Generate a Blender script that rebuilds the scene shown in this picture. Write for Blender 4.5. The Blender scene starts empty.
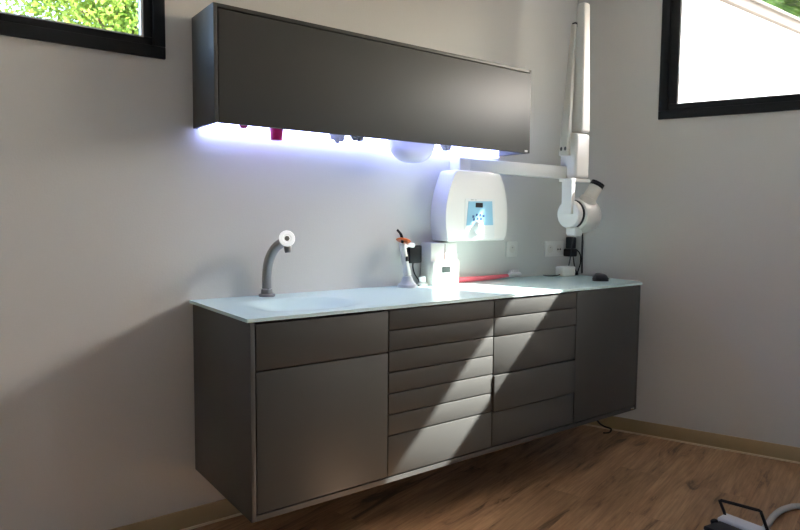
import bpy, bmesh, math, random
from mathutils import Vector, Matrix, noise
random.seed(7)
C = bpy.context.scene.collection
scene = bpy.context.scene
PI = math.pi

# ------------------------------------------------------------------ materials
def mat(name, col, rough=0.5, metal=0.0, spec=0.5, bump=0.0, bscale=200, emit=None, estr=0, trans=0, alpha=1, var=0.0, vscale=6, coat=0):
    m = bpy.data.materials.new(name); m.use_nodes = True
    nt = m.node_tree; b = nt.nodes['Principled BSDF']
    b.inputs['Base Color'].default_value = (*col, 1)
    b.inputs['Roughness'].default_value = rough
    b.inputs['Metallic'].default_value = metal
    b.inputs['Specular IOR Level'].default_value = spec
    if coat: b.inputs['Coat Weight'].default_value = coat
    if trans: b.inputs['Transmission Weight'].default_value = trans
    if alpha < 1: b.inputs['Alpha'].default_value = alpha
    if emit: b.inputs['Emission Color'].default_value = (*emit, 1); b.inputs['Emission Strength'].default_value = estr
    tc = nt.nodes.new('ShaderNodeTexCoord')
    nz = nt.nodes.new('ShaderNodeTexNoise'); nz.inputs['Scale'].default_value = vscale; nz.inputs['Detail'].default_value = 4
    nt.links.new(tc.outputs['Object'], nz.inputs['Vector'])
    if var > 0:
        mx = nt.nodes.new('ShaderNodeMix'); mx.data_type = 'RGBA'
        mx.inputs['A'].default_value = (*[c*(1-var) for c in col], 1); mx.inputs['B'].default_value = (*[min(1, c*(1+var)) for c in col], 1)
        nt.links.new(nz.outputs['Fac'], mx.inputs['Factor']); nt.links.new(mx.outputs['Result'], b.inputs['Base Color'])
    if bump > 0:
        n2 = nt.nodes.new('ShaderNodeTexNoise'); n2.inputs['Scale'].default_value = bscale; n2.inputs['Detail'].default_value = 3
        nt.links.new(tc.outputs['Object'], n2.inputs['Vector'])
        bp = nt.nodes.new('ShaderNodeBump'); bp.inputs['Strength'].default_value = bump; bp.inputs['Distance'].default_value = 0.002
        nt.links.new(n2.outputs['Fac'], bp.inputs['Height']); nt.links.new(bp.outputs['Normal'], b.inputs['Normal'])
    return m

WALL = mat('wall_paint', (0.64, 0.64, 0.62), 0.85, bump=0.25, bscale=160, var=0.015, vscale=2, spec=0.25)
CEIL = mat('ceiling_paint', (0.78, 0.77, 0.75), 0.9)
GREY = mat('grey_lacquer', (0.066, 0.068, 0.064), 0.48, spec=.28, var=0.02, vscale=3, bump=0.05, bscale=500)
GREYD = mat('grey_carcass', (0.066, 0.067, 0.064), 0.45, var=0.02, vscale=3)
DARK = mat('dark_interior', (0.02, 0.02, 0.02), 0.8)
GLASSTOP = mat('satin_glass', (0.60, 0.81, 0.80), 0.22, var=0.01, vscale=3, spec=0.5)
FRAME = mat('black_aluminium', (0.006, 0.008, 0.011), 0.42, spec=0.25)
BEAD_SHINE = mat('bead_shine', (0.62, 0.64, 0.66), 0.35)  # pale colour paints the light caught on the window's inner reveal
BASE = mat('tan_skirting', (0.40, 0.31, 0.175), 0.5, var=0.06, vscale=8)
WHITE = mat('white_plastic', (0.76, 0.76, 0.73), 0.35, var=0.01)
CREAM = mat('cream_plastic', (0.70, 0.69, 0.64), 0.4, var=0.01)
LID = mat('white_panel_inside', (0.75, 0.76, 0.78), 0.5)
STEEL = mat('brushed_steel', (0.33, 0.32, 0.31), 0.30, metal=1.0, bump=0.05, bscale=900)
CHROME = mat('chrome', (0.8, 0.8, 0.8), 0.12, metal=1.0)
BLACK = mat('black_plastic', (0.007, 0.007, 0.008), 0.5, spec=0.25)
CHAR = mat('charcoal_plastic', (0.017, 0.021, 0.026), 0.4, var=0.1, vscale=60)
PINK = mat('magenta_plastic', (0.62, 0.012, 0.17), 0.35)
ROSE = mat('coral_pink_plastic', (0.90, 0.15, 0.20), 0.35)
ORANGE = mat('orange_shield', (0.78, 0.16, 0.03), 0.3)
LBLUE = mat('pale_blue_panel', (0.25, 0.50, 0.66), 0.4)
NAVY = mat('navy_print', (0.03, 0.09, 0.25), 0.5)
LCD = mat('grey_lcd', (0.035, 0.045, 0.043), 0.35, spec=0.2)
SHEET = mat('panel_sheet', (0.72, 0.75, 0.74), 0.4)
GREYP = mat('light_grey_plastic', (0.42, 0.42, 0.42), 0.45)
PALEG = mat('pale_grey_plastic', (0.62, 0.64, 0.68), 0.4)
LILAC = mat('frosted_plastic', (0.75, 0.75, 0.85), 0.4, alpha=0.8)
CLEAR = mat('clear_plastic', (0.85, 0.82, 0.82), 0.3, alpha=0.97)
SENS = mat('sensor_grey', (0.22, 0.20, 0.17), 0.4)
LINE = mat('rosy_line', (0.22, 0.09, 0.09), 0.5)
LED = mat('led_diffuser', (0.8, 0.85, 1.0), 0.5, emit=(0.40, 0.46, 1.0), estr=8.0)
GLOW = mat('ring_glow', (0.8, 0.8, 0.8), 0.4, emit=(1, 1, 0.95), estr=0.35)  # faint emission put into the white tap ring to brighten it
SHELL = mat('outside_render', (0.80, 0.78, 0.74), 0.9, var=0.03)
VERGE = mat('verge_board', (0.052, 0.041, 0.028), 0.7, var=0.08)
ROOFT = mat('pale_roof', (0.11, 0.10, 0.085), 0.8, var=0.05)
GRASS = mat('pale_gravel', (0.50, 0.47, 0.42), 0.9, var=0.2, vscale=3)
BARK = mat('bark', (0.14, 0.10, 0.07), 0.9, var=0.3, vscale=15)
def leafmat(name, a, b, sc):
    m = mat(name, a, 0.55); nt = m.node_tree; bs = nt.nodes['Principled BSDF']
    tc = nt.nodes.new('ShaderNodeTexCoord'); nz = nt.nodes.new('ShaderNodeTexNoise'); nz.inputs['Scale'].default_value = sc
    nt.links.new(tc.outputs['Object'], nz.inputs['Vector'])
    r = nt.nodes.new('ShaderNodeValToRGB'); r.color_ramp.elements[0].position = .35; r.color_ramp.elements[1].position = .65
    r.color_ramp.elements[0].color = (*a, 1); r.color_ramp.elements[1].color = (*b, 1)
    nt.links.new(nz.outputs['Fac'], r.inputs['Fac']); nt.links.new(r.outputs['Color'], bs.inputs['Base Color'])
    tr = nt.nodes.new('ShaderNodeBsdfTranslucent'); nt.links.new(r.outputs['Color'], tr.inputs['Color'])
    mx = nt.nodes.new('ShaderNodeMixShader'); mx.inputs['Fac'].default_value = .45
    out = nt.nodes['Material Output']
    nt.links.new(bs.outputs[0], mx.inputs[1]); nt.links.new(tr.outputs[0], mx.inputs[2]); nt.links.new(mx.outputs[0], out.inputs['Surface'])
    return m
PAPER = leafmat('grey_paper', (0.55, 0.55, 0.56), (0.72, 0.72, 0.72), 60)
LEAF = leafmat('lime_leaf', (0.08, 0.18, 0.015), (0.27, 0.37, 0.05), 3)
FROND = leafmat('green_frond', (0.03, 0.085, 0.012), (0.13, 0.22, 0.035), 5)

def glass():
    m = bpy.data.materials.new('window_glass'); m.use_nodes = True; nt = m.node_tree
    nt.nodes.remove(nt.nodes['Principled BSDF']); out = nt.nodes['Material Output']
    t = nt.nodes.new('ShaderNodeBsdfTransparent'); t.inputs['Color'].default_value = (0.97, 0.97, 0.97, 1)
    g = nt.nodes.new('ShaderNodeBsdfGlossy'); g.inputs['Roughness'].default_value = 0.02
    mx = nt.nodes.new('ShaderNodeMixShader'); mx.inputs['Fac'].default_value = .04
    nt.links.new(t.outputs[0], mx.inputs[1]); nt.links.new(g.outputs[0], mx.inputs[2])
    nt.links.new(mx.outputs[0], out.inputs['Surface']); return m
GLASS = glass()

def wood():
    m = bpy.data.materials.new('laminate_oak'); m.use_nodes = True; nt = m.node_tree; b = nt.nodes['Principled BSDF']
    N = nt.nodes.new; L = nt.links.new
    tc = N('ShaderNodeTexCoord'); mp = N('ShaderNodeMapping')
    mp.inputs['Rotation'].default_value = (0, 0, -math.radians(15))
    L(tc.outputs['Object'], mp.inputs['Vector'])
    br = N('ShaderNodeTexBrick'); br.inputs['Scale'].default_value = 1; br.inputs['Brick Width'].default_value = 1.25; br.inputs['Row Height'].default_value = .19
    br.inputs['Mortar Size'].default_value = .0012; br.offset = .37
    br.inputs['Color1'].default_value = (.0, .0, .0, 1); br.inputs['Color2'].default_value = (1, 1, 1, 1); br.inputs['Mortar'].default_value = (.3, .3, .3, 1)
    L(mp.outputs[0], br.inputs['Vector'])
    # per-plank shift so the grain breaks at seams
    sh = N('ShaderNodeVectorMath'); sh.operation = 'MULTIPLY'; sh.inputs[1].default_value = (7.3, 3.1, 0)
    L(br.outputs['Color'], sh.inputs[0])
    ad = N('ShaderNodeVectorMath'); ad.operation = 'ADD'; L(mp.outputs[0], ad.inputs[0]); L(sh.outputs[0], ad.inputs[1])
    st = N('ShaderNodeMapping'); st.inputs['Scale'].default_value = (1.3, 8, 1); L(ad.outputs[0], st.inputs['Vector'])
    n1 = N('ShaderNodeTexNoise'); n1.inputs['Scale'].default_value = 1.7; n1.inputs['Detail'].default_value = 7; n1.inputs['Roughness'].default_value = .62; n1.inputs['Distortion'].default_value = 1.1
    L(st.outputs[0], n1.inputs['Vector'])
    st2 = N('ShaderNodeMapping'); st2.inputs['Scale'].default_value = (3, 60, 1); L(ad.outputs[0], st2.inputs['Vector'])
    n2 = N('ShaderNodeTexNoise'); n2.inputs['Scale'].default_value = 2; n2.inputs['Detail'].default_value = 4; L(st2.outputs[0], n2.inputs['Vector'])
    r = N('ShaderNodeValToRGB'); e = r.color_ramp.elements
    e[0].position = .32; e[0].color = (.10, .055, .030, 1); e[1].position = .60; e[1].color = (.50, .310, .175, 1)
    x = e.new(.43); x.color = (.37, .215, .118, 1)
    L(n1.outputs['Fac'], r.inputs['Fac'])
    m1 = N('ShaderNodeMix'); m1.data_type = 'RGBA'; m1.blend_type = 'MULTIPLY'; m1.inputs['Factor'].default_value = .45
    r2 = N('ShaderNodeValToRGB'); r2.color_ramp.elements[0].position = .35; r2.color_ramp.elements[0].color = (.45, .42, .40, 1); r2.color_ramp.elements[1].position = .65; r2.color_ramp.elements[1].color = (1.1, 1.1, 1.1, 1)
    L(n2.outputs['Fac'], r2.inputs['Fac']); L(r.outputs['Color'], m1.inputs['A']); L(r2.outputs['Color'], m1.inputs['B'])
    m2 = N('ShaderNodeMix'); m2.data_type = 'RGBA'; m2.blend_type = 'MULTIPLY'; m2.inputs['Factor'].default_value = 1
    r3 = N('ShaderNodeValToRGB'); r3.color_ramp.elements[0].color = (.82, .80, .78, 1); r3.color_ramp.elements[1].color = (1.08, 1.06, 1.04, 1)
    L(br.outputs['Color'], r3.inputs['Fac']); L(m1.outputs['Result'], m2.inputs['A']); L(r3.outputs['Color'], m2.inputs['B'])
    L(m2.outputs['Result'], b.inputs['Base Color']); b.inputs['Roughness'].default_value = .38; b.inputs['Specular IOR Level'].default_value = .4
    bp = N('ShaderNodeBump'); bp.inputs['Strength'].default_value = .12; bp.inputs['Distance'].default_value = .002
    L(n2.outputs['Fac'], bp.inputs['Height']); L(bp.outputs['Normal'], b.inputs['Normal'])
    return m
WOOD = wood()

# ------------------------------------------------------------------ mesh helpers (all vertices in world coordinates)
ORIG = {}
def obj(name, bm, m, parent=None, label=None, smooth=True, angle=35):
    """link a bmesh as one object; vertices are given in world space"""
    o0 = ORIG.get(parent.name, Vector((0, 0, 0))) if parent else None
    if parent is None:
        lo = Vector([min(v.co[i] for v in bm.verts) for i in range(3)]); hi = Vector([max(v.co[i] for v in bm.verts) for i in range(3)])
        o0 = Vector(((lo.x+hi.x)/2, (lo.y+hi.y)/2, lo.z))
    bmesh.ops.translate(bm, verts=bm.verts, vec=-o0)
    bmesh.ops.recalc_face_normals(bm, faces=bm.faces)
    if smooth:
        for f in bm.faces: f.smooth = True
        for e in bm.edges:
            if len(e.link_faces) == 2 and e.calc_face_angle(0) > math.radians(angle): e.smooth = False
    me = bpy.data.meshes.new(name); bm.to_mesh(me); bm.free()
    o = bpy.data.objects.new(name, me); C.objects.link(o)
    for mm in (m if isinstance(m, (list, tuple)) else [m]): me.materials.append(mm)
    if parent: o.parent = parent
    else: o.location = o0
    ORIG[o.name] = o0
    if label: o['label'] = label
    return o
def thing(name, label, cat, loc, group=None):
    o = bpy.data.objects.new(name, None); C.objects.link(o); o.location = loc; o.empty_display_size = .05
    ORIG[o.name] = Vector(loc); o['label'] = label; o['category'] = cat
    if group: o['group'] = group
    return o
def tag(o, label, cat, group=None):
    o['label'] = label; o['category'] = cat
    if group: o['group'] = group
    return o
def struct(o): o['kind'] = 'structure'; return o

def B(): return bmesh.new()
def box(bm, x0, x1, y0, y1, z0, z1, bev=0, M=None, seg=2):
    r = bmesh.ops.create_cube(bm, size=1)
    vs = r['verts']
    for v in vs: v.co = Vector((x0+(v.co.x+.5)*(x1-x0), y0+(v.co.y+.5)*(y1-y0), z0+(v.co.z+.5)*(z1-z0)))
    if bev > 0:
        es = list({e for v in vs for e in v.link_edges})
        rb = bmesh.ops.bevel(bm, geom=es, offset=bev, segments=seg, affect='EDGES', profile=.5)
        vs = list({v for f in rb['faces'] for v in f.verts} | {v for v in vs if v.is_valid})
    if M is not None: bmesh.ops.transform(bm, matrix=M, verts=vs)
    return bm
def frame_of(d):
    d = d.normalized(); a = Vector((0, 0, 1)) if abs(d.z) < .9 else Vector((1, 0, 0))
    u = d.cross(a).normalized(); return u, u.cross(d).normalized()
def tube(bm, pts, rad, seg=16, cap=True):
    pts = [Vector(p) for p in pts]; n = len(pts)
    rs = rad if isinstance(rad, (list, tuple)) else [rad]*n
    rings = []; u = None
    for i, p in enumerate(pts):
        d = (pts[min(i+1, n-1)]-pts[max(i-1, 0)]).normalized()
        if u is None: u, w = frame_of(d)
        else:
            u = (u-d*u.dot(d)).normalized(); w = d.cross(u)
        rings.append([bm.verts.new(p+(u*math.cos(2*PI*k/seg)+w*math.sin(2*PI*k/seg))*rs[i]) for k in range(seg)])
    for a, b in zip(rings, rings[1:]):
        for k in range(seg): bm.faces.new((a[k], a[(k+1) % seg], b[(k+1) % seg], b[k]))
    if cap: bm.faces.new(rings[0]); bm.faces.new(rings[-1])
    return bm
def lathe(bm, c, axis, prof, seg=32, su=1, sw=1):
    """prof: (distance along axis, radius)"""
    c = Vector(c); d = Vector(axis).normalized(); u, w = frame_of(d); rings = []
    for t, r in prof:
        if r < 1e-6: rings.append([bm.verts.new(c+d*t)])
        else: rings.append([bm.verts.new(c+d*t+(u*math.cos(2*PI*k/seg)*su+w*math.sin(2*PI*k/seg)*sw)*r) for k in range(seg)])
    for a, b in zip(rings, rings[1:]):
        for k in range(seg):
            if len(a) == 1 and len(b) == 1: continue
            if len(a) == 1: bm.faces.new((a[0], b[(k+1) % seg], b[k]))
            elif len(b) == 1: bm.faces.new((a[k], a[(k+1) % seg], b[0]))
            else: bm.faces.new((a[k], a[(k+1) % seg], b[(k+1) % seg], b[k]))
    if len(rings[0]) > 1: bm.faces.new(rings[0])
    if len(rings[-1]) > 1: bm.faces.new(rings[-1])
    return bm
def spline(pts, n=8):
    """Catmull-Rom through the points"""
    P = [Vector(p) for p in pts]; P = [2*P[0]-P[1]]+P+[2*P[-1]-P[-2]]; out = []
    for i in range(1, len(P)-2):
        a, b, c, d = P[i-1:i+3]
        for k in range(n):
            t = k/n
            out.append(.5*((2*b)+(-a+c)*t+(2*a-5*b+4*c-d)*t*t+(-a+3*b-3*c+d)*t**3))
    out.append(P[-2]); return out
def prism_xz(bm, outline, y0, y1, bev=0, seg=3):
    """outline in x,z extruded from y0 (front) to y1 (back); front edge bevelled"""
    f = [bm.verts.new((x, y0, z)) for x, z in outline]; b = [bm.verts.new((x, y1, z)) for x, z in outline]
    ff = bm.faces.new(f); bm.faces.new(list(reversed(b))); n = len(f)
    for i in range(n): bm.faces.new((f[i], f[(i+1) % n], b[(i+1) % n], b[i]))
    if bev: bmesh.ops.bevel(bm, geom=list(ff.edges), offset=bev, segments=seg, affect='EDGES', profile=.5)
    return bm
def rrect(x0, x1, z0, z1, r, n=5):
    out = []
    for cx, cz, a0 in ((x1-r, z1-r, 0), (x0+r, z1-r, 90), (x0+r, z0+r, 180), (x1-r, z0+r, 270)):
        for k in range(n+1):
            a = math.radians(a0+90*k/n); out.append((cx+r*math.cos(a), cz+r*math.sin(a)))
    return out

# ------------------------------------------------------------------ room
XC, ANG = 2.2613, 0.3747            # corner on the back wall; the right wall leans 21.5 degrees out of square
RW = Matrix.Translation((XC, 0, 0)) @ Matrix(((math.sin(ANG), math.cos(ANG), 0, 0), (-math.cos(ANG), math.sin(ANG), 0, 0), (0, 0, 1, 0), (0, 0, 0, 1)))
# RW: local x = along the wall towards the viewer, local y = outwards
CH = 2.62; WT = .16
def wall_with_hole(bm, x0, x1, h, M=None, y0=0, y1=WT, z1=CH):
    """h = list of (hx0,hx1,hz0,hz1), non overlapping in x, sorted"""
    cur = x0
    for a, b, c, d in h:
        if a > cur: box(bm, cur, a, y0, y1, 0, z1, M=M)
        box(bm, a, b, y0, y1, 0, c, M=M); box(bm, a, b, y0, y1, d, z1, M=M); cur = b
    if x1 > cur: box(bm, cur, x1, y0, y1, 0, z1, M=M)
    return bm
FW = 4.30                            # length of the right wall
PR = RW @ Vector((FW, 0, 0))
W1 = (-2.7, -.087, 1.791, 2.57)     # window in the back wall
W2 = (.462, 2.75, 1.772, 2.50)       # window in the right wall (wall coordinates)
XL = -4.6; YF = PR.y
struct(obj('wall_back', wall_with_hole(B(), XL, XC, [W1]), WALL, smooth=False))
struct(obj('wall_right', wall_with_hole(B(), 0, FW, [W2], RW), WALL, smooth=False))
# wall behind the viewer with an unseen window added for fill light, wall on the left
WFILL = (2.75, 3.2, 1.1, 2.15)
bm = B(); wall_with_hole(bm, XL, PR.x+.4, [WFILL], Matrix.Translation((0, YF-WT, 0)))
struct(obj('wall_front', bm, WALL, smooth=False))
struct(obj('wall_left', box(B(), XL-WT, XL, YF-WT, WT, 0, CH), WALL, smooth=False))
def slab(z0, z1, ex=0):
    bm = B(); pts = [(XL-ex, WT), (XC+.1, WT), (PR.x+.15, YF-.05), (PR.x+.15, YF-WT), (XL-ex, YF-WT)]
    a = [bm.verts.new((x, y, z0)) for x, y in pts]; b = [bm.verts.new((x, y, z1)) for x, y in pts]
    bm.faces.new(a); bm.faces.new(b)
    for i in range(len(a)): j = (i+1) % len(a); bm.faces.new((a[i], a[j], b[j], b[i]))
    return bm
struct(obj('floor', slab(-.12, 0), WOOD, smooth=False))
struct(obj('ceiling', slab(CH, CH+.12), CEIL, smooth=False))
# skirting boards with a pale caulk line at the floor
def skirting(name, x0, x1, M=None):
    bm = B(); box(bm, x0, x1, -.010, 0, 0.0, .080, bev=.003, M=M)
    o = struct(obj(name, bm, BASE)); o2 = obj('caulk_line', box(B(), x0, x1, -.017, -.010, 0, .008, M=M), mat('caulk', (.66, .56, .40), .6), o); return o
skirting('baseboard_back', XL, XC)
skirting('baseboard_right', 0.005, FW-.1, RW)

def window(name, w, M, open_frame=.052, sash=.044, stile=0, depth=(-.012, .055), extra=None):
    x0, x1, z0, z1 = w
    def ring(bm, a, b, c, d, t, y0, y1, bev=.003, ts=None):
        ts = ts or t
        box(bm, a, b, y0, y1, c, c+t, bev, M); box(bm, a, b, y0, y1, d-t, d, bev, M)
        box(bm, a, a+ts, y0, y1, c+t, d-t, bev, M); box(bm, b-ts, b, y0, y1, c+t, d-t, bev, M); return bm
    o = struct(obj(name, ring(B(), x0, x1, z0, z1, open_frame, *depth), FRAME))
    f = open_frame
    s = obj('sash', ring(B(), x0+f, x1-f, z0+f, z1-f, sash, depth[0]+.012, depth[1]-.006, ts=sash+stile), FRAME, o)
    g = f+sash
    obj('glazing_bead', ring(B(), x0+g+stile-.004, x1-g-stile+.004, z0+g-.004, z1-g+.004, .005, depth[0]+.010, depth[0]+.020, bev=.001, ts=.009), BEAD_SHINE, s)  # bead tinted pale to carry the reveal's shine
    obj('pane', box(B(), x0+g-.004, x1-g+.004, .026, .030, z0+g-.004, z1-g+.004, 0, M), GLASS, o, smooth=False)
    return o
window('window_1', W1, Matrix.Identity(4), .042, .030, .006)
window('window_2', W2, RW, .045, .036, .014)
window('fill_window', (-WFILL[1], -WFILL[0], WFILL[2], WFILL[3]), Matrix.Translation((0, YF, 0)) @ Matrix.Rotation(PI, 4, 'Z'))  # added behind the viewer to brighten the room, never in view
# roof overhang outside the right wall
EH, EO = 2.53, .36
struct(obj('roof_eave', box(B(), -.1, FW+.4, WT*0+.155, EO, EH, EH+.2, .004, RW), VERGE))

# ------------------------------------------------------------------ base cabinets (four units hung on the wall)
D = .546; ZB, ZT = .232, .888; LX = 2.141
def carcass(x0, x1, left=.012, right=.012):
    bm = B()
    box(bm, x0, x0+left, -D+(.022 if left < .01 else 0), -.002, ZB+(.018 if left < .01 else 0), ZT, .0012)
    box(bm, x1-right, x1, -D+(.022 if right < .01 else 0), -.002, ZB+(.018 if right < .01 else 0), ZT, .0012)
    box(bm, x0+(left if left > .01 else 0), x1-(right if right > .01 else 0), -D, 0, ZB, ZB+.018, 0)
    box(bm, x0+left, x1-right, -.012, 0, ZB+.018, ZT)
    return bm
def cabinet(name, x0, x1, label, left=.003, right=.003):
    t = thing(name, label, 'cabinet', ((x0+x1)/2, -D/2, ZB))
    obj('carcass', carcass(x0, x1, left, right), GREYD, t)
    return t
def front(t, name, x0, x1, z0, z1, dy=0):
    bm = box(B(), x0, x1, -D-.001+dy, -D+.018+dy, z0, z1, .0022)
    return obj(name, bm, GREY, t)
G = .0022
X = [0.0, .539, 1.080, 1.622, LX]
c1 = cabinet('sink_cabinet', X[0], X[1], 'grey wall-hung cabinet under the tap, one wide drawer above a square door', .016, .003)
front(c1, 'drawer', .0195, X[1]-G, .729, .880); front(c1, 'door', .0195, X[1]-G, .256, .724)
c2 = cabinet('drawer_cabinet', X[1], X[2], 'grey cabinet of seven drawers, six shallow above one deep')
zs = [.882, .806, .728, .648, .568, .488, .408, .256]
for a, b in zip(zs, zs[1:]): front(c2, 'drawer', X[1]+G, X[2]-G, b+.0045 if b > .3 else b, a)
c3 = cabinet('drawer_cabinet', X[2], X[3], 'grey cabinet of five drawers, two shallow above three deeper')
zs = [.882, .806, .725, .561, .402, .256]
for i, (a, b) in enumerate(zip(zs, zs[1:])):
    front(c3, 'drawer', X[2]+G+(.001 if i == 3 else 0), X[3]-G, b+.0045 if b > .3 else b, a, -.007 if i == 3 else 0)
c4 = cabinet('door_cabinet', X[3], X[4], 'grey cabinet with a single tall door at the right end under the black gadget', .003, .016)
front(c4, 'door', X[3]+G, LX-.018, .256, .882)
obj('badge', box(B(), 2.09, 2.118, -D-.003, -D, .236, .247, .001), CHROME, c4, label='small silver badge')

# worktop: pale satin glass with a shallow moulded basin
def worktop():
    bm = B(); nx, ny = 110, 30; V = []
    def redge(y):                    # right edge creeps out towards the corner
        t = min(1, max(0, -y/.552)); return 2.262-.006-.060*t-.050*max(0, (t-.82)/.18)**1.5
    for j in range(ny+1):
        y = -.001-.551*j/ny; row = []
        for i in range(nx+1):
            x = -.012+(redge(y)+.012)*i/nx
            dx, dy = (x-.305)/.205, (y+.31)/.165
            r = (abs(dx)**3+abs(dy)**3)**(1/3)
            k = min(1, max(0, (1.08-r)/.75)); dip = .032*(k*k*(3-2*k))
            row.append(bm.verts.new((x, y, .9-dip)))
        V.append(row)
    for j in range(ny):
        for i in range(nx): bm.faces.new((V[j][i], V[j+1][i], V[j+1][i+1], V[j][i+1]))
    edge = [V[0][i] for i in range(nx+1)]+[V[j][nx] for j in range(1, ny+1)]+[V[ny][i] for i in range(nx-1, -1, -1)]+[V[j][0] for j in range(ny-1, 0, -1)]
    low = [bm.verts.new((v.co.x, v.co.y, .8885)) for v in edge]; n = len(edge)
    for i in range(n): j = (i+1) % n; bm.faces.new((edge[i], edge[j], low[j], low[i]))
    return bm
wt = obj('worktop', worktop(), GLASSTOP)
tag(wt, 'long pale blue-white satin worktop with a shallow basin over the grey cabinets', 'worktop')

# ------------------------------------------------------------------ wall cabinet
wx0, wx1, wd, wz0, wz1 = .0121, 1.6304, .2254, 1.551, 1.9596
wc = thing('wall_cabinet', 'long grey wall cabinet with one flap front and blue-white light underneath', 'cabinet', ((wx0+wx1)/2, -wd/2, wz0))
bm = B(); t = .014
box(bm, wx0, wx0+t, -wd, -.001, wz0, wz1, .001); box(bm, wx1-t, wx1, -wd, -.001, wz0, wz1, .001)
box(bm, wx0+t, wx1-t, -wd, -.001, wz1-t, wz1, .001)
obj('carcass', bm, GREY, wc)
obj('flap_door', box(B(), wx0+t+.003, wx1-t*.35, -wd-.001, -wd+.017, wz0, wz1-t-.004, .002), GREY, wc)
bm = B(); box(bm, wx0+t, wx1-t, -wd+.018, -.001, wz0+.045, wz0+.055); obj('bottom_panel', bm, LID, wc)
obj('back_panel', box(B(), wx0+t, wx1-t, -.012, -.001, wz0+.0, wz1-t), LID, wc)
lb = obj('light_bar', box(B(), wx0+.02, wx1-.03, -.042, -.012, wz0-.012, wz0+.042, .004), LED, wc, label='glowing blue-white light bar')
obj('badge', box(B(), 1.592, 1.612, -wd-.003, -wd, wz0+.004, wz0+.014, .001), WHITE, wc, label='small white maker plate')

# things poking out underneath
def ucup(name, x, y, ztop, zbot, r0, r1, m, label, cat):
    bm = B(); lathe(bm, (x, y, zbot), (0, 0, 1), [(0, 0), (0, r1*.95), (.003, r1), (ztop-zbot-.004, r0), (ztop-zbot, r0*1.06), (ztop-zbot, r0*.9), (.006, r1*.9), (.006, 0)], 28)
    return tag(obj(name, bm, m), label, cat)
ucup('plastic_cup', .298, -.12, wz0+.0448, 1.520, .030, .0225, PINK, 'magenta plastic cup hanging under the left part of the wall cabinet', 'cup')
bm = B(); lathe(bm, (.163, -.12, 1.553), (0, 0, 1), [(0, 0), (.001, .010), (.006, .015), (.0428, .017)], 20)
tag(obj('dispenser_nozzle', bm, PINK), 'small pink tip under the wall cabinet, left of the magenta cup', 'nozzle')
def tissue(x, y, w, drop, seed, label, m=PAPER):
    rnd = random.Random(seed); bm = B(); n = 9; rows = []
    for j in range(5):
        v = j/4
        row = []
        for i in range(n):
            u = i/(n-1)-.5
            z = wz0+.0445-v*(.0445+drop*(1-1.3*abs(u))*(.7+.6*rnd.random()))
            row.append(bm.verts.new((x+u*w*(1-.35*v)+rnd.uniform(-.004, .004), y+.012*math.sin(i*1.9+seed)+rnd.uniform(-.004, .004), z)))
        rows.append(row)
    for a, b in zip(rows, rows[1:]):
        for i in range(n-1): bm.faces.new((a[i], a[i+1], b[i+1], b[i]))
    o = obj('paper_tissue', bm, m, smooth=False); md = o.modifiers.new('thick', 'SOLIDIFY'); md.thickness = .0015
    return tag(o, label, 'tissue')
tissue(.575, -.12, .085, .024, 3, 'crumpled light grey tissue end under the wall cabinet, right of the magenta cup')
tissue(.672, -.12, .10, .006, 5, 'short dark grey paper strip just showing below wall cabinet, beside the crumpled tissue', mat('dark_paper', (.5, .5, .5), .8))
tissue(1.165, -.12, .07, .016, 9, 'grey pointed paper tip under the wall cabinet, above the left end of the white beam')
# frosted rounded cover
bm = B(); rows = []
for j in range(13):
    a = PI/2*j/12; rows.append([bm.verts.new((.965+.125*math.cos(a)**.75*math.cos(2*PI*k/40), -.12+.070*math.cos(a)**.75*math.sin(2*PI*k/40), 1.578-.108*math.sin(a))) for k in range(40)])
for a, b in zip(rows, rows[1:]):
    for k in range(40): bm.faces.new((a[k], a[(k+1) % 40], b[(k+1) % 40], b[k]))
bmesh.ops.remove_doubles(bm, verts=bm.verts, dist=1e-5)
top = [bm.verts.new((v.co.x, v.co.y, wz0+.0448)) for v in rows[0]]
for k in range(40): bm.faces.new((rows[0][k], rows[0][(k+1) % 40], top[(k+1) % 40], top[k]))
o = obj('rounded_cover', bm, LILAC); tag(o, 'frosted translucent rounded plastic cover hanging under the wall cabinet', 'cover')

# ------------------------------------------------------------------ tap
tp = thing('tap', 'brushed steel curved tap with a white ring head beside the basin', 'tap', (.288, -.045, .9))
obj('base_flange', lathe(B(), (.288, -.045, .9), (0, 0, 1), [(0, 0), (0, .033), (.006, .034), (.010, .031), (.011, .024), (.028, .0225), (.030, .02), (.030, 0)], 32), STEEL, tp)
path = spline([(.288, -.045, .925), (.288, -.046, .985), (.293, -.055, 1.045), (.308, -.078, 1.094), (.327, -.110, 1.121)], 8)
obj('spout_tube', tube(B(), path, .0195, 24), STEEL, tp)
hd = Vector((-.28, -.90, .20)).normalized(); hc = Vector((.333, -.128, 1.132))
obj('head', lathe(B(), hc-hd*.028, hd, [(0, 0), (0, .018), (.010, .025), (.036, .029), (.046, .029), (.048, .026), (.048, 0)], 32), STEEL, tp)
hp = obj('ring', lathe(B(), hc+hd*.0205, hd, [(0, .016), (0, .031), (.004, .032), (.008, .029), (.0085, .018), (.005, .0145)], 36), GLOW, tp, label='white ring')
obj('sensor_eye', lathe(B(), hc+hd*.019, hd, [(0, 0), (0, .0150), (.004, .0145), (.007, .009), (.007, 0)], 28), SENS, tp)
obj('nozzle', lathe(B(), hc+Vector((.004, -.006, -.026)), (.05, -.12, -1), [(0, 0), (0, .014), (.006, .0155), (.020, .0145), (.026, .012), (.026, 0)], 24), STEEL, tp, label='dark steel nozzle')

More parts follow.
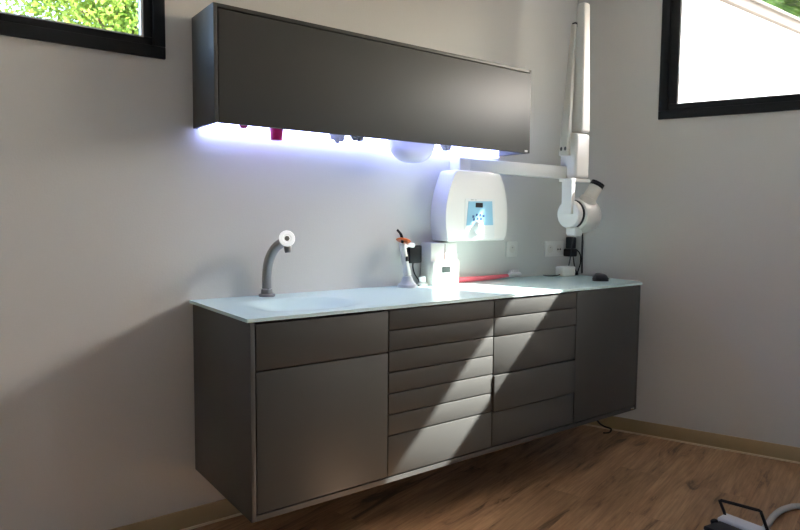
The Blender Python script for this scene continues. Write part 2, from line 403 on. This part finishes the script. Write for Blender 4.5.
# ------------------------------------------------------------------ curing light in its stand
cl = thing('curing_lamp', 'white curing lamp with orange shield and black bent tip in its stand', 'dental lamp', (.982, -.075, .9))
obj('stand', lathe(B(), (.982, -.075, .9), (0, 0, 1), [(0, 0), (0, .046), (.012, .045), (.020, .034), (.034, .026), (.050, .0215), (.052, 0)], 32, 1.15, .9), PALEG, cl)
obj('body', tube(B(), spline([(0.983, -.075, .945), (0.971, -.075, 1.00), (0.959, -.075, 1.06), (0.951, -.076, 1.105)], 6), [.018]*6+[.0165]*6+[.015]*6+[.014], 20), WHITE, cl)
obj('light_guide', tube(B(), spline([(0.951, -.076, 1.103), (.944, -.078, 1.135), (.932, -.082, 1.152), (.912, -.088, 1.166)], 6), [.0065]*12+[.0055]*7, 14), BLACK, cl, label='black bent tip')
obj('shield', lathe(B(), (0.957, -.074, 1.118), (.35, .1, 1), [(-.004, 0), (-.004, .030), (0, .034), (.005, .028), (.006, 0)], 30, 1.25, .95), ORANGE, cl, label='orange shield')
obj('button', box(B(), 0.957, 0.973, -.0975, -.090, 1.022, 1.045, .003), BLACK, cl)
ch = obj('pistol_grip', tube(B(), spline([(0.955, -.070, 1.092), (0.985, -.072, 1.098), (1.02, -.072, 1.094)], 5), [.014]*5+[.012]*5+[.010], 14), WHITE, cl)

# black power adapter in the socket behind the lamp
ad = thing('power_adapter', 'black plug-in power adapter on the wall beside the curing lamp', 'adapter', (1.050, -.026, 1.008))
obj('housing', box(B(), 1.012, 1.086, -.052, -.001, 1.008, 1.092, .006), BLACK, ad)
obj('cord', tube(B(), spline([(1.048, -.030, 1.010), (1.046, -.034, .985), (1.052, -.040, .955), (1.072, -.045, .925), (1.065, -.06, .9035), (1.045, -.08, .9035)], 6), .003, 8), BLACK, ad)
ws = thing('charging_cradle', 'little white cradle on the worktop under the black adapter', 'cradle', (1.085, -.050, .9))
obj('base', lathe(B(), (1.085, -.060, .9), (0, 0, 1), [(0, 0), (0, .026), (.010, .025), (.016, .016), (.016, 0)], 24), WHITE, ws)
obj('cup_holder', lathe(B(), (1.085, -.060, .916), (-.15, 0, 1), [(0, 0), (0, .015), (.028, .018), (.030, .016), (.01, .012), (.01, 0)], 24), WHITE, ws)

# ------------------------------------------------------------------ white box with small display
wb = thing('control_box', 'white upright box with a small grey display under the wall unit', 'device', (1.215, -.05, .9))
obj('housing', box(B(), 1.112, 1.278, -.088, -.006, .9, 1.104, .006), CREAM, wb)
fr = obj('front_panel', box(B(), 1.112, 1.278, -.104, -.087, .901, 1.018, .005), CREAM, wb)
obj('display', box(B(), 1.168, 1.222, -.1055, -.103, .960, .990, .001), LCD, wb, label='small grey display')
obj('cable_line', box(B(), 1.196, 1.1995, -.0905, -.087, 1.019, 1.100, .0005), LINE, wb, label='thin rosy vertical line')
for xx in (1.138, 1.148): obj('button', box(B(), xx-.003, xx+.003, -.1055, -.103, .955+(xx-1.138), .961+(xx-1.138), .0005), GREYD, wb)
obj('switch', box(B(), 1.140, 1.156, -.1055, -.103, .935, .940, .0005), GREYD, wb)

# ------------------------------------------------------------------ wall-mounted control unit
cu = thing('control_unit', 'big white barrel-shaped control unit with blue panel on the wall', 'control unit', (1.385, -.06, 1.114))
def barrel(top=.150, mid=.208, bot=.193, z0=1.114, z1=1.448, cx=1.385):
    L = []
    n = 18
    for k in range(n+1):
        t = k/n; z = z0+(z1-z0)*t
        w = bot*(1-t)*(1-2*t)+4*mid*t*(1-t)+top*t*(2*t-1) if False else (bot*2*(t-.42)*(t-1)/(2*(0-.42)*(0-1))+mid*t*(t-1)/(.42*(.42-1))+top*t*(t-.42)/(1*(1-.42)))
        L.append((cx+w, z))
    r = [(cx+top-.012, z1+.008)]
    left = [(2*cx-x, z) for x, z in reversed(L)]
    return [(2*cx-L[0][0]+.01, z0-.002), (L[0][0]-.01, z0-.002)]+L+r+[(2*cx-r[0][0], r[0][1])]+left
obj('housing', prism_xz(B(), barrel(), -.118, -.002, .010, 4), WHITE, cu)
obj('panel_frame', prism_xz(B(), rrect(1.296, 1.500, 1.121, 1.322, .012), -.1195, -.112, .0008, 1), SHEET, cu, label='pale raised panel sheet')
tz = [(1.306, 1.188), (1.318, 1.306), (1.478, 1.310), (1.488, 1.190)]
pl = obj('control_panel', prism_xz(B(), tz, -.1215, -.119), LBLUE, cu, label='pale blue trapezoid panel')
obj('display', prism_xz(B(), rrect(1.365, 1.412, 1.277, 1.300, .003), -.1235, -.121), BLACK, pl, label='small black display')
for k, (bx, bz) in enumerate(((1.350, 1.232), (1.374, 1.240), (1.398, 1.240), (1.420, 1.236), (1.356, 1.218), (1.380, 1.222), (1.404, 1.222))):
    obj('button', box(B(), bx-.006, bx+.006, -.123, -.121, bz-.006, bz+.006, .001), NAVY, pl)
obj('knob', lathe(B(), (1.385, -.119, 1.180), (0, -1, 0), [(0, 0), (0, .032), (.006, .031), (.018, .025), (.022, .020), (.022, 0)], 32, .85, 1.1), WHITE, cu, label='white dial knob')
obj('marking', box(B(), 1.335, 1.352, -.1205, -.119, 1.312, 1.316), GREYP, cu)
obj('marking', box(B(), 1.360, 1.372, -.1205, -.119, 1.312, 1.315), GREYP, cu)

# ------------------------------------------------------------------ big demonstration toothbrush
tb = thing('demonstration_toothbrush', 'giant coral pink toothbrush with clear head lying at the back of worktop', 'toothbrush', (1.55, -.07, .9))
hp = [(1.290, -.060, .914), (1.315, -.058, .9145), (1.42, -.054, .914), (1.53, -.050, .915), (1.63, -.048, .917), (1.682, -.047, .919)]
pts = spline(hp, 6); n = len(pts)
obj('handle', tube(B(), pts, [.008+.006*math.sin(min(1, k/(n*.25))*PI/2)-.006*max(0, (k/n-.4)/.6) for k in range(n)], 16), ROSE, tb)
bm = B()
loop = [(1.682+.045*(1-math.cos(2*PI*k/24)), -.047-.012*math.sin(2*PI*k/24), .922+.006*math.sin(2*PI*k/24)) for k in range(25)]
tube(bm, loop, .0085, 10)
obj('head', bm, CLEAR, tb, label='clear plastic head')
bm = B()
for i in range(5):
    for j in (-1, 0, 1):
        x = 1.698+i*.014; y = -.047+j*.006; box(bm, x-.004, x+.004, y-.002, y+.002, .9135, .948, .0008)
obj('bristles', bm, CLEAR, tb, label='whitish bristle tufts')

# ------------------------------------------------------------------ sockets
so = thing('wall_socket', 'white single wall socket between the control unit and the double socket', 'socket', (1.748, -.005, 1.016))
obj('plate', prism_xz(B(), rrect(1.706, 1.790, 1.016, 1.100, .006), -.010, -.001, .002, 2), WHITE, so)
obj('insert', lathe(B(), (1.748, -.0085, 1.058), (0, -1, 0), [(0, 0), (0, .022), (.002, .022), (.002, .020), (0.0025, .0)], 28), CREAM, so)
obj('pin', lathe(B(), (1.748, -.010, 1.066), (0, -1, 0), [(0, 0), (0, .004), (.004, .0035), (.004, 0)], 12), GREYP, so)
sd = thing('double_wall_socket', 'white double wall socket plate left of the black plug', 'socket', (2.100, -.005, 1.008))
obj('plate', prism_xz(B(), rrect(2.022, 2.180, 1.008, 1.096, .006), -.010, -.001, .002, 2), WHITE, sd)
for cx in (2.062, 2.140):
    ins = obj('insert', lathe(B(), (cx, -.0085, 1.052), (0, -1, 0), [(0, 0), (0, .024), (.002, .024), (.002, .021), (.0025, 0)], 28), CREAM, sd)
    if cx > 2.1:
        for dx in (-.010, .010): obj('hole', lathe(B(), (cx+dx, -.0095, 1.048), (0, -1, 0), [(0, 0), (0, .0055), (.002, .0055), (.002, 0)], 12), BLACK, ins)
    else: obj('pin', lathe(B(), (cx, -.0095, 1.060), (0, -1, 0), [(0, 0), (0, .004), (.004, .0035), (.004, 0)], 12), GREYP, ins)

# black plug with its leads, and the white brick it feeds
pg = thing('black_plug', 'black plug with hanging black leads near the corner below the x-ray head', 'plug', (2.215, -.02, 1.008))
obj('housing', box(B(), 2.188, 2.245, -.060, -.003, 1.005, 1.050, .006), BLACK, pg)
obj('plug_top', box(B(), 2.205, 2.246, -.050, -.004, 1.051, 1.120, .006), CHAR, pg)
obj('lead', tube(B(), spline([(2.226, -.045, 1.118), (2.19, -.075, 1.108), (2.160, -.085, 1.06), (2.150, -.085, 1.0), (2.145, -.08, .957)], 7), .0035, 8), CHAR, pg)
obj('lead', tube(B(), spline([(2.214, -.055, 1.006), (2.205, -.07, .965), (2.215, -.075, .925), (2.235, -.075, .9045), (2.205, -.085, .9045), (2.185, -.09, .9045)], 7), .0035, 8), BLACK, pg)
obj('lead', tube(B(), spline([(2.236, -.055, 1.05), (2.262, -.066, 1.02), (2.266, -.068, .97), (2.250, -.07, .935), (2.225, -.078, .9045)], 7), .0035, 8), BLACK, pg)
obj('connector', box(B(), 2.170, 2.208, -.100, -.078, .9, .916, .004), BLACK, pg)
cb = obj('wall_cable', tube(B(), spline([RW @ Vector((.066, -.006, 1.20)), RW @ Vector((.068, -.006, 1.15)), RW @ Vector((.068, -.006, 1.05)), RW @ Vector((.072, -.006, .906))], 5), .0045, 8), CHAR)
tag(cb, 'thin dark cable running down the right wall close to the corner', 'cable')
bk = thing('white_power_brick', 'small white power brick on the worktop below the double socket', 'power brick', (2.105, -.085, .9))
obj('housing', box(B(), 2.055, 2.165, -.115, -.055, .9, .955, .009, seg=3), WHITE, bk)
obj('lead', tube(B(), spline([(2.058, -.09, .912), (2.035, -.095, .908), (2.005, -.08, .904), (1.985, -.05, .904), (2.0, -.02, .904)], 6), .003, 8), CHAR, bk)

# black rounded gadget at the right end
sg = thing('handheld_gadget', 'small black rounded gadget lying at the right end of the worktop', 'gadget', (2.035, -.385, .9))
gx, gy = 2.030, -.380
M = Matrix.Translation((gx, gy, .9)) @ Matrix.Rotation(math.radians(-38), 4, 'Z')
bm = B(); prof = []
for j in range(9):
    for i in range(20): pass
rows = []
for j in range(9):
    a = PI/2*j/8; rr = math.cos(a)**.6; zz = .004+.038*math.sin(a)
    rows.append([bm.verts.new(M @ Vector((.041*rr*(abs(math.cos(2*PI*k/28))**.75)*math.copysign(1, math.cos(2*PI*k/28)), .026*rr*(abs(math.sin(2*PI*k/28))**.75)*math.copysign(1, math.sin(2*PI*k/28)), zz*(1-.15*math.cos(2*PI*k/28)*rr)))) for k in range(28)])
low = [bm.verts.new((v.co.x, v.co.y, .9003)) for v in rows[0]]
rows.insert(0, low)
for a, b in zip(rows, rows[1:]):
    for k in range(28): bm.faces.new((a[k], a[(k+1) % 28], b[(k+1) % 28], b[k]))
bm.faces.new(low); bmesh.ops.remove_doubles(bm, verts=bm.verts, dist=1e-5)
obj('shell', bm, CHAR, sg)
obj('seam_band', tube(B(), [M @ Vector((.042*math.cos(2*PI*k/32), .027*math.sin(2*PI*k/32), .0135)) for k in range(33)], .0016, 6), BLACK, sg)
obj('clip', box(B(), -.016, .012, -.006, .006, .034, .0415, .002, M), GREYP, sg)

# ------------------------------------------------------------------ x-ray unit on its folding wall arm
xr = thing('dental_xray_unit', 'white folding wall arm carrying a dental x-ray head in the corner', 'x-ray unit', (1.34, -.04, 1.38))
obj('wall_mount', box(B(), 1.292, 1.40, -.080, -.002, 1.4585, 1.520, .004), WHITE, xr)
a0, a1 = Vector((1.345, -.045, 1.487)), Vector((1.910, -.222, 1.467))
dv = (a1-a0); ln = dv.length; ya = math.atan2(dv.y, dv.x)
MB = Matrix.Translation(a0) @ Matrix.Rotation(ya, 4, 'Z') @ Matrix.Rotation(-math.asin(dv.z/ln), 4, 'Y')
obj('horizontal_beam', box(B(), .0, ln, -.028, .028, -.0305, .0325, .004, MB), WHITE, xr)
xc, yc = 1.962, -.270
# lower column, rounded box
obj('lower_column', box(B(), 1.896, 2.012, -.304, -.195, 1.436, 1.672, .018, seg=4), WHITE, xr)
bm = B(); box(bm, 1.934, 2.012, -.304, -.230, 1.677, 2.340, .014, seg=4)
for v in bm.verts:
    k = max(0, (v.co.z-1.677)/(2.340-1.677)); f = 1-.36*k
    v.co.x = 1.973+(v.co.x-1.973)*f-.006*k; v.co.y = yc+(v.co.y-yc)*f
obj('upper_column', bm, WHITE, xr)
# thin parallel arm folded against the column
def taper_box(p0, p1, w0, d0, w1, d1, bev):
    bm = B(); L = (Vector(p1)-Vector(p0)).length; box(bm, -.5, .5, -.5, .5, 0, L, 0)
    for v in bm.verts:
        k = v.co.z/L; v.co.x *= w0+(w1-w0)*k; v.co.y *= d0+(d1-d0)*k
    bmesh.ops.bevel(bm, geom=list(bm.edges), offset=bev, segments=3, affect='EDGES', profile=.5)
    q = Vector((0, 0, 1)).rotation_difference(Vector(p1)-Vector(p0))
    bmesh.ops.transform(bm, matrix=Matrix.Translation(p0) @ q.to_matrix().to_4x4(), verts=bm.verts); return bm
obj('folded_arm', taper_box((1.884, -.238, 1.555), (1.930, -.240, 2.235), .030, .056, .020, .028, .006), CREAM, xr)
obj('hinge', box(B(), 1.926, 1.958, -.252, -.228, 2.218, 2.245, .004), CHAR, xr, label='dark hinge gap at the top')
for dy in (-.014, .012):
    obj('screw', lathe(B(), (1.872, -.238+dy, 1.590), (-1, 0, .07), [(0, 0), (0, .008), (.003, .007), (.003, 0)], 16, .8, 1.4), CHAR, xr)
obj('bracket_plate', box(B(), 1.866, 2.020, yc-.034, yc+.050, 1.418, 1.4355, .004), WHITE, xr)
obj('yoke', box(B(), 1.866, 1.894, yc-.036, yc+.030, 1.250, 1.424, .005), WHITE, xr)
hz = 1.250; hx = 1.868
HX = .040
obj('pivot_disc', lathe(B(), (1.872+HX, yc, hz), (-1, 0, 0), [(-.008, 0), (-.008, .070), (0, .074), (.020, .074), (.028, .068), (.030, .05), (.030, 0)], 40), WHITE, xr)
obj('seal_ring', lathe(B(), (1.881+HX, yc, hz), (1, 0, 0), [(0, 0), (0, .076), (.008, .076), (.008, 0)], 40), CHAR, xr, label='dark ring behind the disc')
th = obj('tube_head', lathe(B(), (1.890+HX, yc, hz-.006), (1, 0, 0), [(0, 0), (0, .072), (.008, .084), (.05, .096), (.09, .095), (.13, .082), (.160, .052), (.170, .025), (.172, 0)], 40), WHITE, xr)
cd = Vector((.42, -.26, .86)).normalized(); cb0 = Vector((1.998, yc-.038, 1.322))
obj('cone_collar', lathe(B(), cb0, cd, [(-.03, 0), (-.03, .046), (.010, .045), (.014, .040), (.014, 0)], 32), CREAM, th)
obj('cone', lathe(B(), cb0, cd, [(.0, 0), (.0, .037), (.085, .0345), (.085, 0)], 32), CREAM, th)
obj('cone_rim', lathe(B(), cb0+cd*.085, cd, [(0, 0), (0, .036), (.010, .036), (.010, .031), (.013, .031), (.013, .036), (.024, .036), (.024, .029), (.010, .027), (.010, 0)], 32), BLACK, th, label='black ringed end of the cone')
obj('head_foot', box(B(), 1.905, 1.965, yc-.04, yc+.03, 1.135, 1.185, .012, seg=3), WHITE, th)

# dark hook of cable under the cabinet
o = obj('hanging_cable', tube(B(), spline([(2.06, -.33, .232), (2.10, -.335, .13), (2.15, -.34, .085), (2.205, -.345, .062), (2.222, -.345, .050), (2.205, -.345, .038), (2.16, -.34, .042)], 6), .005, 8), BLACK)
tag(o, 'dark loop of cable hanging below the right end of the cabinets', 'cable')

# ------------------------------------------------------------------ foot control on the floor
fc = thing('foot_control', 'grey foot control with black pedal and wire handle on the wooden floor', 'foot control', (1.57, -1.335, 0))
obj('base', box(B(), 1.495, 1.705, -1.435, -1.232, 0, .050, .014, seg=3), GREYP, fc)
obj('top_plate', box(B(), 1.632, 1.70, -1.43, -1.236, .048, .066, .008, seg=3), PALEG, fc)
MP = Matrix.Translation((1.55, -1.333, .058)) @ Matrix.Rotation(math.radians(7), 4, 'Y')
obj('pedal', box(B(), -.050, .075, -.088, .083, -.006, .010, .006, MP, 3), BLACK, fc)
obj('adjusting_knob', lathe(B(), (1.598, -1.247, .050), (-.2, .2, 1), [(0, 0), (0, .014), (.014, .014), (.018, .010), (.018, 0)], 20), BLACK, fc)
obj('wire_handle', tube(B(), [(1.677, -1.246, .056), (1.672, -1.246, .075), (1.628, -1.246, .136), (1.627, -1.252, .140), (1.657, -1.378, .140), (1.660, -1.384, .137), (1.673, -1.404, .072), (1.675, -1.405, .056)], .006, 10), BLACK, fc)
obj('hose', tube(B(), spline([(1.700, -1.365, .028), (1.80, -1.352, .03), (1.90, -1.33, .026), (1.997, -1.317, .020), (2.083, -1.322, .015), (2.134, -1.34, .0125), (2.30, -1.45, .0125), (2.45, -1.65, .0125)], 8), .012, 14), GREYP, fc, label='grey hose')

# ------------------------------------------------------------------ outside
gd = obj('ground', box(B(), -30, 40, -40, 40, -.5, -.3), GRASS, smooth=False); gd['kind'] = 'structure'
nb = thing('neighbour_building', 'white neighbouring building with a beige roof edge outside the right window', 'building', (10.2, 3.6, -.3))
HT = 4.50
obj('walls', box(B(), 5.4, 15.0, 2.55, 4.7, -.3, HT, 0), SHELL, nb, smooth=False)
obj('roof_edge', box(B(), 5.34, 15.06, 2.47, 4.78, HT, HT+.15, .01), VERGE, nb)
obj('roof_cap', box(B(), 5.30, 15.10, 2.43, 4.82, HT+.15, HT+.19, .005), ROOFT, nb)
def tree(name, label, base, h, crown, r, nleaf, ls, m, seed, clumps=26):
    rnd = random.Random(seed); t = thing(name, label, 'tree', base)
    b = Vector(base); c = Vector(crown)
    bm = B(); tube(bm, spline([b, b.lerp(c, .4)+Vector((.06, .05, 0)), c], 5), [.16-.010*k for k in range(11)], 10)
    obj('trunk', bm, BARK, t)
    cl = []
    for k in range(clumps):
        while True:
            p = Vector((rnd.uniform(-1, 1), rnd.uniform(-1, 1), rnd.uniform(-1, 1)))
            if .35 < p.length < 1: break
        cl.append(c+Vector((p.x*r[0], p.y*r[1], p.z*r[2])))
    bm = B()
    for p in cl[::2]: tube(bm, [c+Vector((0, 0, -.4*r[2])), c.lerp(p, .5)+Vector((0, 0, -.1)), p], [.05, .03, .01], 6)
    obj('branches', bm, BARK, t)
    bm = B()
    for k in range(nleaf):
        p = rnd.choice(cl); s = .34*min(r)
        q = p+Vector((rnd.gauss(0, s), rnd.gauss(0, s), rnd.gauss(0, s*.8)))
        d = Vector((rnd.uniform(-1, 1), rnd.uniform(-1, 1), rnd.uniform(-.9, .5))).normalized(); u, w = frame_of(d)
        a = rnd.uniform(0, PI); u2 = u*math.cos(a)+w*math.sin(a); L = ls*rnd.uniform(.7, 1.3); W = L*.30
        n = d.cross(u2)
        v = [bm.verts.new(x) for x in (q, q+d*L*.5+u2*W+n*L*.05, q+d*L, q+d*L*.5-u2*W+n*L*.05)]
        bm.faces.new(v)
    obj('foliage', bm, m, t, smooth=False)
    return t
tree('leafy_tree', 'bright green leafy tree outside the left window', (.85, 4.8, -.3), 4, (.85, 4.6, 3.25), (1.15, 1.0, 1.05), 42000, .05, LEAF, 3, 30)
# clump of long fronds behind the house
pt = thing('palm_tree', 'green long-leaved palm seen over the white building in the right window', 'tree', (18.9, 6.2, -.3))
bm = B(); tube(bm, spline([(18.9, 6.2, -.3), (18.95, 6.25, 3.4), (18.9, 6.2, 7.5)], 6), [.22]*12+[.18], 12); obj('trunk', bm, BARK, pt)
rnd = random.Random(5)
for k in range(46):
    a = rnd.uniform(0, 2*PI); el = rnd.uniform(-.9, 1.2); L = rnd.uniform(2.0, 3.2); c = Vector((18.9, 6.2, 7.5))
    dr = Vector((math.cos(a)*math.cos(el), math.sin(a)*math.cos(el), math.sin(el)))
    ax = spline([c, c+dr*L*.5+Vector((0, 0, .12)), c+dr*L+Vector((0, 0, -.7))], 9)
    bm = B(); tube(bm, ax, [.03-.0014*i for i in range(len(ax))], 6)
    for i in range(2, len(ax)-1):
        d = (ax[i+1]-ax[i]).normalized(); s = d.cross(Vector((0, 0, 1))).normalized()
        for sg_ in (-1, 1):
            for q in (0, .5):
                p = ax[i].lerp(ax[i+1], q); tip = p+(s*sg_*.75+d*.5+Vector((0, 0, -.25))).normalized()*.62
                v = [bm.verts.new(x) for x in (p-d*.035, p.lerp(tip, .5)-d*.03+Vector((0, 0, .03)), tip, p.lerp(tip, .5)+d*.03+Vector((0, 0, .03)), p+d*.035)]
                bm.faces.new(v)
    obj('frond', bm, FROND, pt, smooth=False)

# ------------------------------------------------------------------ light
K = 2.6; MZ = .985*(K-.394)
S = Vector((-K, 1, -MZ)).normalized()
sd_ = bpy.data.lights.new('sun', 'SUN'); sd_.energy = 29; sd_.angle = math.radians(.55); sd_.color = (1, .97, .92)
so_ = bpy.data.objects.new('sun', sd_); C.objects.link(so_); so_.rotation_euler = S.to_track_quat('-Z', 'Y').to_euler(); so_.location = (6, -4, 6)
w = bpy.data.worlds.new('sky'); scene.world = w; w.use_nodes = True; nt = w.node_tree
sk = nt.nodes.new('ShaderNodeTexSky'); sk.sky_type = 'NISHITA'; sk.sun_disc = False
sk.sun_elevation = math.asin(-S.z); sk.sun_rotation = math.atan2(-S.x, -S.y); sk.air_density = 1.0; sk.dust_density = 2.5; sk.ozone_density = 1
nt.links.new(sk.outputs[0], nt.nodes['Background'].inputs['Color']); nt.nodes['Background'].inputs['Strength'].default_value = 1.75

# ------------------------------------------------------------------ camera
f_px, yaw, pitch, roll = 631.6135, .639, -.0743, .0092
cd_ = bpy.data.cameras.new('camera'); cd_.sensor_fit = 'HORIZONTAL'; cd_.sensor_width = 36; cd_.lens = f_px/800*36; cd_.clip_start = .05
cam = bpy.data.objects.new('camera', cd_); C.objects.link(cam)
fw = Vector((math.sin(yaw)*math.cos(pitch), math.cos(yaw)*math.cos(pitch), math.sin(pitch)))
r = Vector((math.cos(yaw), -math.sin(yaw), 0)); u = r.cross(fw)
r2 = r*math.cos(roll)+u*math.sin(roll); u2 = -r*math.sin(roll)+u*math.cos(roll)
cam.matrix_world = Matrix(((r2.x, u2.x, -fw.x, -.7993), (r2.y, u2.y, -fw.y, -2.4127), (r2.z, u2.z, -fw.z, 1.2216), (0, 0, 0, 1)))
scene.camera = cam
scene.view_settings.view_transform = 'Standard'; scene.view_settings.look = 'None'; scene.view_settings.exposure = 0.55; scene.view_settings.gamma = 1
scene.view_settings.use_curve_mapping = False
scene.cycles.use_denoising = True
scene.cycles.max_bounces = 12; scene.cycles.diffuse_bounces = 6; scene.cycles.transparent_max_bounces = 16
scene.cycles.caustics_reflective = False; scene.cycles.caustics_refractive = False
scene.cycles.sample_clamp_indirect = 6
